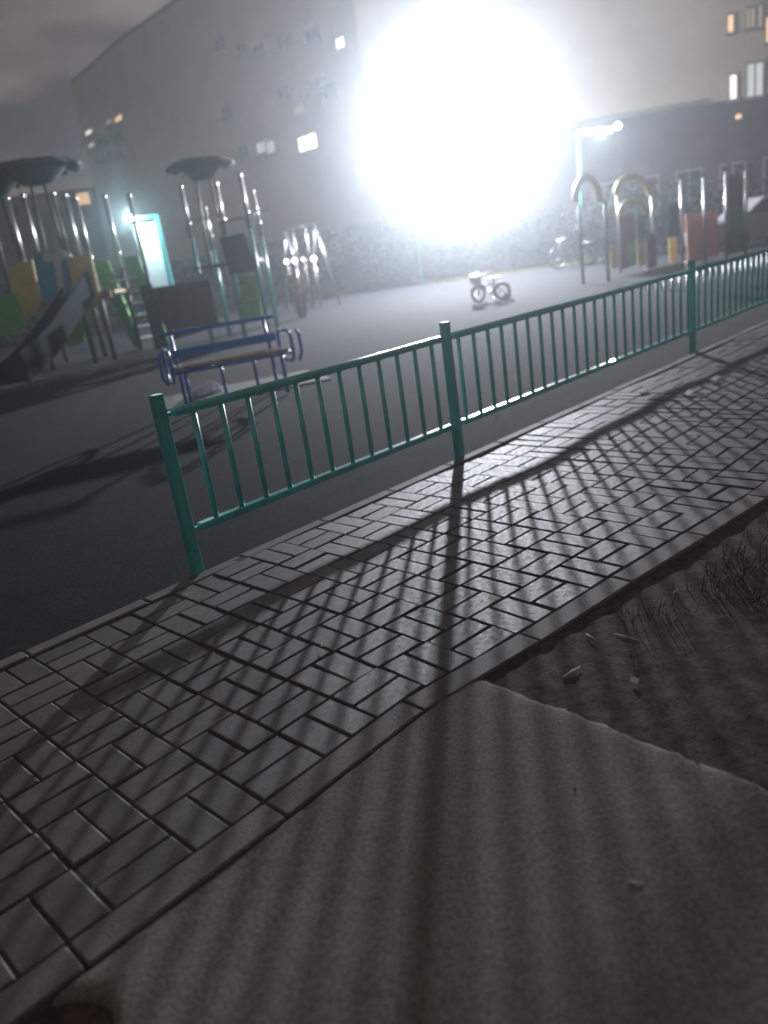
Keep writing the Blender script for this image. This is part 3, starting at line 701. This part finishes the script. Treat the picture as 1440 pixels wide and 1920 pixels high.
# ------------------------------------------------------------------ small litter
def stick(p, c, r, label, m='straw', name='straw'):
    zz = .001 + r if p[1] > 1500 else -.011
    a, b_ = G(*p, z=zz), G(*c, z=zz); q = MB(); q.tube([a, a.lerp(b_, .5) + UP * .002, b_], [r, r, r * .6], 6); return tag(q.build(name, m, loc=a), label, 'straw')
stick((1056, 1269), (1088, 1250), .0024, 'bright pale straw stalk lying on the earth near the path corner')
stick((1152, 1188), (1196, 1200), .0014, 'thin faint straw stalk lying flat farther back on the earth')
stick((1098, 1188), (1120, 1202), .0014, 'short faint straw stalk left of the thin one on the earth')
stick((1178, 1654), (1206, 1656), .0012, 'tiny straw stalk on the grey asphalt')
stick((1262, 1113), (1270, 1105), .0018, 'shortest pale straw bit near the weeds')
def scrap(px, py, z, pts, m, label, name='paper_scrap', cat='litter', curl=.012):
    c = G(px, py, z); n = len(pts); q = MB()
    vs2 = [c + FU * x - FN * y + UP * (.004 + curl * ((i * 7) % 3) / 2) for i, (x, y) in enumerate(pts)]
    q.prism(vs2, UP * .002); return tag(q.build(name, m, loc=c), label, cat)
scrap(1205, 735, .014, [(-.05, -.02), (.03, -.03), (.06, .0), (.03, .03), (-.04, .025)], 'paper', 'pale scrap on the pavement nearest the fence')
scrap(1292, 738, .014, [(-.06, -.025), (.05, -.03), (.06, .02), (-.03, .03)], 'paper', 'pale scrap by the rail shadow on the pavement')
scrap(1340, 712, .014, [(-.07, -.02), (.06, -.03), (.08, .02), (.0, .035), (-.05, .02)], 'paper', 'widest pale scrap farthest along the pavement')
scrap(1190, 1280, -.014, [(-.008, -.012), (.008, -.01), (.007, .012), (-.006, .012)], 'paper', 'small crumpled scrap on the earth right of the bright straw', curl=.01)
scrap(931, 778, -.018, [(-.014, -.01), (.012, -.012), (.014, .01), (-.01, .012)], 'bag', 'tiny white scrap on the dark surface below the fence', curl=.014)
scrap(1058, 770, -.018, [(-.011, -.008), (.010, -.01), (.011, .008), (-.008, .01)], 'bag', 'tiny white scrap at the pavement edge right of the middle post', curl=.012)
scrap(610, 1682, .004, [(-.006, -.003), (.0, -.005), (.006, .0), (.0, .004)], 'leaf_bit', 'tiny green leaf on the asphalt path', 'leaf', 'leaf', .004)
scrap(604, 1213, .008, [(-.004, -.003), (.004, -.004), (.005, .004), (-.004, .004)], 'bag', 'tiny white fleck on the pavement left of the post shadow', curl=.004)

# ------------------------------------------------------------------ buildings
def building(name, pts, z1, label, wallm, plinth=0, plm='plinth'):
    c = sum((Vector((p.x, p.y, 0)) for p in pts), Vector()) / len(pts)
    t = thing(name, (c.x, c.y, 0), label, 'building')
    P = [Vector((p.x, p.y, -.1)) for p in pts]; n = len(P)
    for k in range(n):          # each facade a wall of its own
        a, b_ = P[k], P[(k + 1) % n]; d = (b_ - a).normalized(); nn = Vector((d.y, -d.x, 0))
        zb = plinth if plinth else -.1
        q = MB(); q.prism([a + UP * zb, b_ + UP * zb, b_ + UP * (z1 + .1), a + UP * (z1 + .1)], nn * .3); q.build('wall', wallm, t)
        if plinth: q = MB(); q.prism([a, b_, b_ + UP * (plinth + .0), a + UP * (plinth + .0)], nn * .36); q.build('plinth_wall', plm, t)
    q = MB(); q.prism([p + UP * (z1 + .25) for p in P], UP * .3); q.build('roof', 'roof', t)
    return t, P
def win(t, px0, py0, px1, py1, a, b_, m, mull=1, out=.2, lean=.0):
    A_ = onplane(px0, py1, a, b_); B_ = onplane(px1, py0, a, b_)
    d = (b_ - a); d.z = 0; d.normalize(); nn = Vector((d.y, -d.x, 0)); nn = -nn if nn.dot(CAM - a) < 0 else nn
    z0_, z1_ = sorted((A_.z, B_.z)); s0, s1 = sorted(((A_ - a).dot(d), (B_ - a).dot(d)))
    wn_(t, a, d, nn, s0, s1, z0_, z1_, m, mull, out)
def wn_(t, a, d, nn, s0, s1, z0_, z1_, m, mull=1, out=.2):
    c = Vector((a.x, a.y, 0)) + d * ((s0 + s1) / 2) + UP * ((z0_ + z1_) / 2) + nn * out
    wd_, h = s1 - s0, z1_ - z0_
    q = MB(); fr_ = .07
    for sx_, sz_, ww, hh in ((0, h / 2, wd_ + fr_, fr_), (0, -h / 2, wd_ + fr_, fr_), (-wd_ / 2, 0, fr_, h - fr_), (wd_ / 2, 0, fr_, h - fr_)): q.box(c + d * sx_ + UP * sz_, (ww, .08, hh), (d, nn, UP))
    for k in range(mull): q.box(c + d * (wd_ * ((k + 1) / (mull + 1) - .5)), (.06, .06, h - fr_), (d, nn, UP))
    w_ = q.build('window', 'frame', t)
    q = MB(); q.box(c - nn * .02, (wd_ - .03, .03, h - .03), (d, nn, UP)); q.build('pane', m, w_)
    q = MB(); q.box(c - UP * (h / 2 + .07) + nn * .06, (wd_ + .2, .2, .05), (d, nn, UP)); q.build('sill', 'frame', w_)
# A: long block on the left, its plain end towards the tower
a0, a1 = W(240, 165, 64), W(672, 60, 45)
bk = a0 + (Vector((W(150, 222, 73).x, 73, 0)) - Vector((a0.x, a0.y, 0)))
A_t, PA = building('apartment_building', [a0, a1, a1 + (bk - a0), bk], 18.3, 'tall beige apartment block behind the play towers on the left', 'beige', 3.2, 'grey_wall')
pa, pb = PA[0], PA[1]
for r_ in ((489, 262, 503, 290, 'lit_pale'), (506, 261, 518, 290, 'lit_pale'), (567, 246, 598, 288, 'lit_white'), (637, 66, 650, 96, 'lit_white'), (558, 196, 570, 214, 'lit_dim'),
           (410, 66, 424, 92, 'glass_dark'), (452, 78, 466, 104, 'glass_dark'), (482, 78, 500, 104, 'glass_dark'), (424, 194, 436, 222, 'glass_dark'), (530, 160, 548, 196, 'glass_dark'), (590, 140, 612, 180, 'glass_dark'),
           (455, 270, 468, 298, 'glass_dark'), (612, 150, 632, 190, 'glass_dark'), (530, 60, 548, 98, 'glass_dark'), (580, 45, 602, 84, 'glass_dark')):
    win(A_t, *r_[:4], pa, pb, r_[4])
pa, pb = PA[3], PA[0]
for r_ in ((166, 240, 176, 256, 'lit_white'), (172, 264, 180, 280, 'lit_pale'), (205, 220, 214, 236, 'lit_dim'), (222, 212, 233, 232, 'lit_warm'), (203, 246, 212, 268, 'glass_dark'), (219, 242, 230, 268, 'glass_dark'), (206, 280, 215, 300, 'glass_dark'), (224, 278, 234, 302, 'glass_dark'), (186, 252, 195, 270, 'glass_dark'), (188, 284, 197, 304, 'glass_dark')):
    win(A_t, *r_[:4], pa, pb, r_[4], 0)
# B: near block on the right, beige end wall over a dark ground storey
c0, c1, c2 = W(705, 280, 37.5), W(1331, 215, 35), W(1600, 190, 34.4)
B_t, PB = building('apartment_building', [c0, c1, c2, c2 + Vector((8, 14, 0)), c0 + Vector((4, 14, 0))], 17.0, 'near beige apartment block with dark ground storey on the right', 'beige', 5.35)
pa, pb = PB[1], PB[2]
for r_ in ((1359, 28, 1373, 66, 'lit_warm', 0), (1394, 16, 1412, 58, 'lit_dim', 1), (1430, 30, 1458, 84, 'lit_warm', 1), (1363, 140, 1379, 190, 'lit_white', 0), (1395, 117, 1428, 186, 'lit_pale', 1), (1416, 10, 1426, 56, 'lit_dim', 0)):
    win(B_t, *r_[:4], pa, pb, r_[4], r_[5], .2)
for r_ in ((1366, 215, 1384, 230, 'lit_warm'),):
    P_ = onplane(1375, 222, pa, pb); q = MB(); q.lathe(P_ + Vector((0, -.45, 0)), [(.001, -.1), (.10, -.08), (.14, 0), (.08, .08), (.001, .1)], 12); q.build('porch_lamp', 'lit_warm', B_t)
    q = MB(); q.tube([P_ + Vector((0, -.4, .1)), P_ + Vector((0, -.1, .2))], .02, 6); q.build('lamp_bracket', 'black', B_t)
d = (pb - pa).normalized(); nn = Vector((d.y, -d.x, 0)); nn = -nn if nn.dot(CAM - pa) < 0 else nn
d = (PB[1] - PB[0]).normalized(); nn = Vector((d.y, -d.x, 0)); nn = -nn if nn.dot(CAM - pa) < 0 else nn
for k in range(5): wn_(B_t, PB[0], d, nn, 9.2 + k * 1.75, 10.2 + k * 1.75, 1.3, 2.8, 'glass_dark', 1, .22)
q = MB(); q.box(PB[0].lerp(PB[1], .5) + UP * 5.45 + nn * .26, ((PB[1] - PB[0]).length - .6, .22, .16), (d, nn, UP)); q.build('string_course', 'grey_wall', B_t)
# C: far low block at the left
C0, C1 = W(-260, 380, 88), W(168, 345, 92)
C_t, PC = building('apartment_building', [C0, C1, C1 + Vector((4, 12, 0)), C0 + Vector((-4, 12, 0))], 12.5, 'far dark apartment block behind the play tower at the left edge', 'grey_wall')
pa, pb = PC[0], PC[1]
win(C_t, 148, 360, 166, 386, pa, pb, 'lit_warm', 0)
for x in (20, 60, 104): win(C_t, x, 384, x + 14, 408, pa, pb, 'glass_dark', 0)

# ------------------------------------------------------------------ parked car at the right edge, behind the play wall
cp = W(1440, 440, 23.5); cp.z = -.1
car = thing('parked_car', cp, 'silver parked car behind the play wall at the right edge', 'car')
def CP(x, y, z): return cp + Vector((x, y, z))
side = [(-2.1, .30), (-2.15, .62), (-1.95, .80), (-1.15, .92), (-.55, 1.38), (.75, 1.42), (1.45, .98), (2.05, .90), (2.12, .60), (2.05, .30)]
q = MB(); q.prism([CP(x, 0, z) for x, z in side], Vector((0, 1.66, 0))); q.build('body', 'car', car)
for x in (-1.3, 1.3):
    for y in (-.78, .78):
        c = CP(x, y, .31); q = MB(); q.lathe(c, [(.001, -.1), (.22, -.1), (.31, -.08), (.31, .08), (.22, .1), (.001, .1)], 20, (AX, UP, AY)); wh = q.build('wheel', 'tyre', car)
        q = MB(); q.lathe(c, [(.001, -.108), (.19, -.108), (.2, -.09)], 14, (AX, UP, AY)); q.build('rim', 'steel', wh)
for pts in ([(-1.0, .95), (-.5, 1.32), (.05, 1.34), (.05, .97)], [(.12, .97), (.12, 1.34), (.70, 1.35), (1.2, 1.02)]):
    q = MB(); q.prism([CP(x, -.835, z) for x, z in pts], Vector((0, .02, 0))); q.build('window', 'glass_dark', car)
q = MB(); q.box(CP(-2.1, -.6, .68), (.08, .3, .12), None, .02); q.build('headlight', 'white', car)

# ------------------------------------------------------------------ mist added to spread the floodlight's glow
hz = MB(); hz.box((0, 130, 9.6), (660, 400, 21.6)); ho = hz.build('glow_haze', 'soil'); ho.data.materials.clear()
hm = bpy.data.materials.new('glow_haze'); hm.use_nodes = True; t = hm.node_tree; t.nodes.clear()
o_ = t.nodes.new('ShaderNodeOutputMaterial'); ads = t.nodes.new('ShaderNodeAddShader')
for k, ((dn, an), cl) in enumerate(((HAZE_FORWARD, (.93, .96, 1, 1)), (HAZE_WIDE, (.80, .90, 1, 1)))):      # tight lobe makes the lamp glow, wide lobe the veil
    pv = t.nodes.new('ShaderNodeVolumePrincipled'); pv.inputs['Color'].default_value = cl
    pv.inputs['Density'].default_value = dn; pv.inputs['Anisotropy'].default_value = an
    t.links.new(pv.outputs[0], ads.inputs[k])
t.links.new(ads.outputs[0], o_.inputs['Volume']); ho.data.materials.append(hm)
tag(ho, 'thin mist added over the whole place for the glow round the floodlight', kind='stuff')
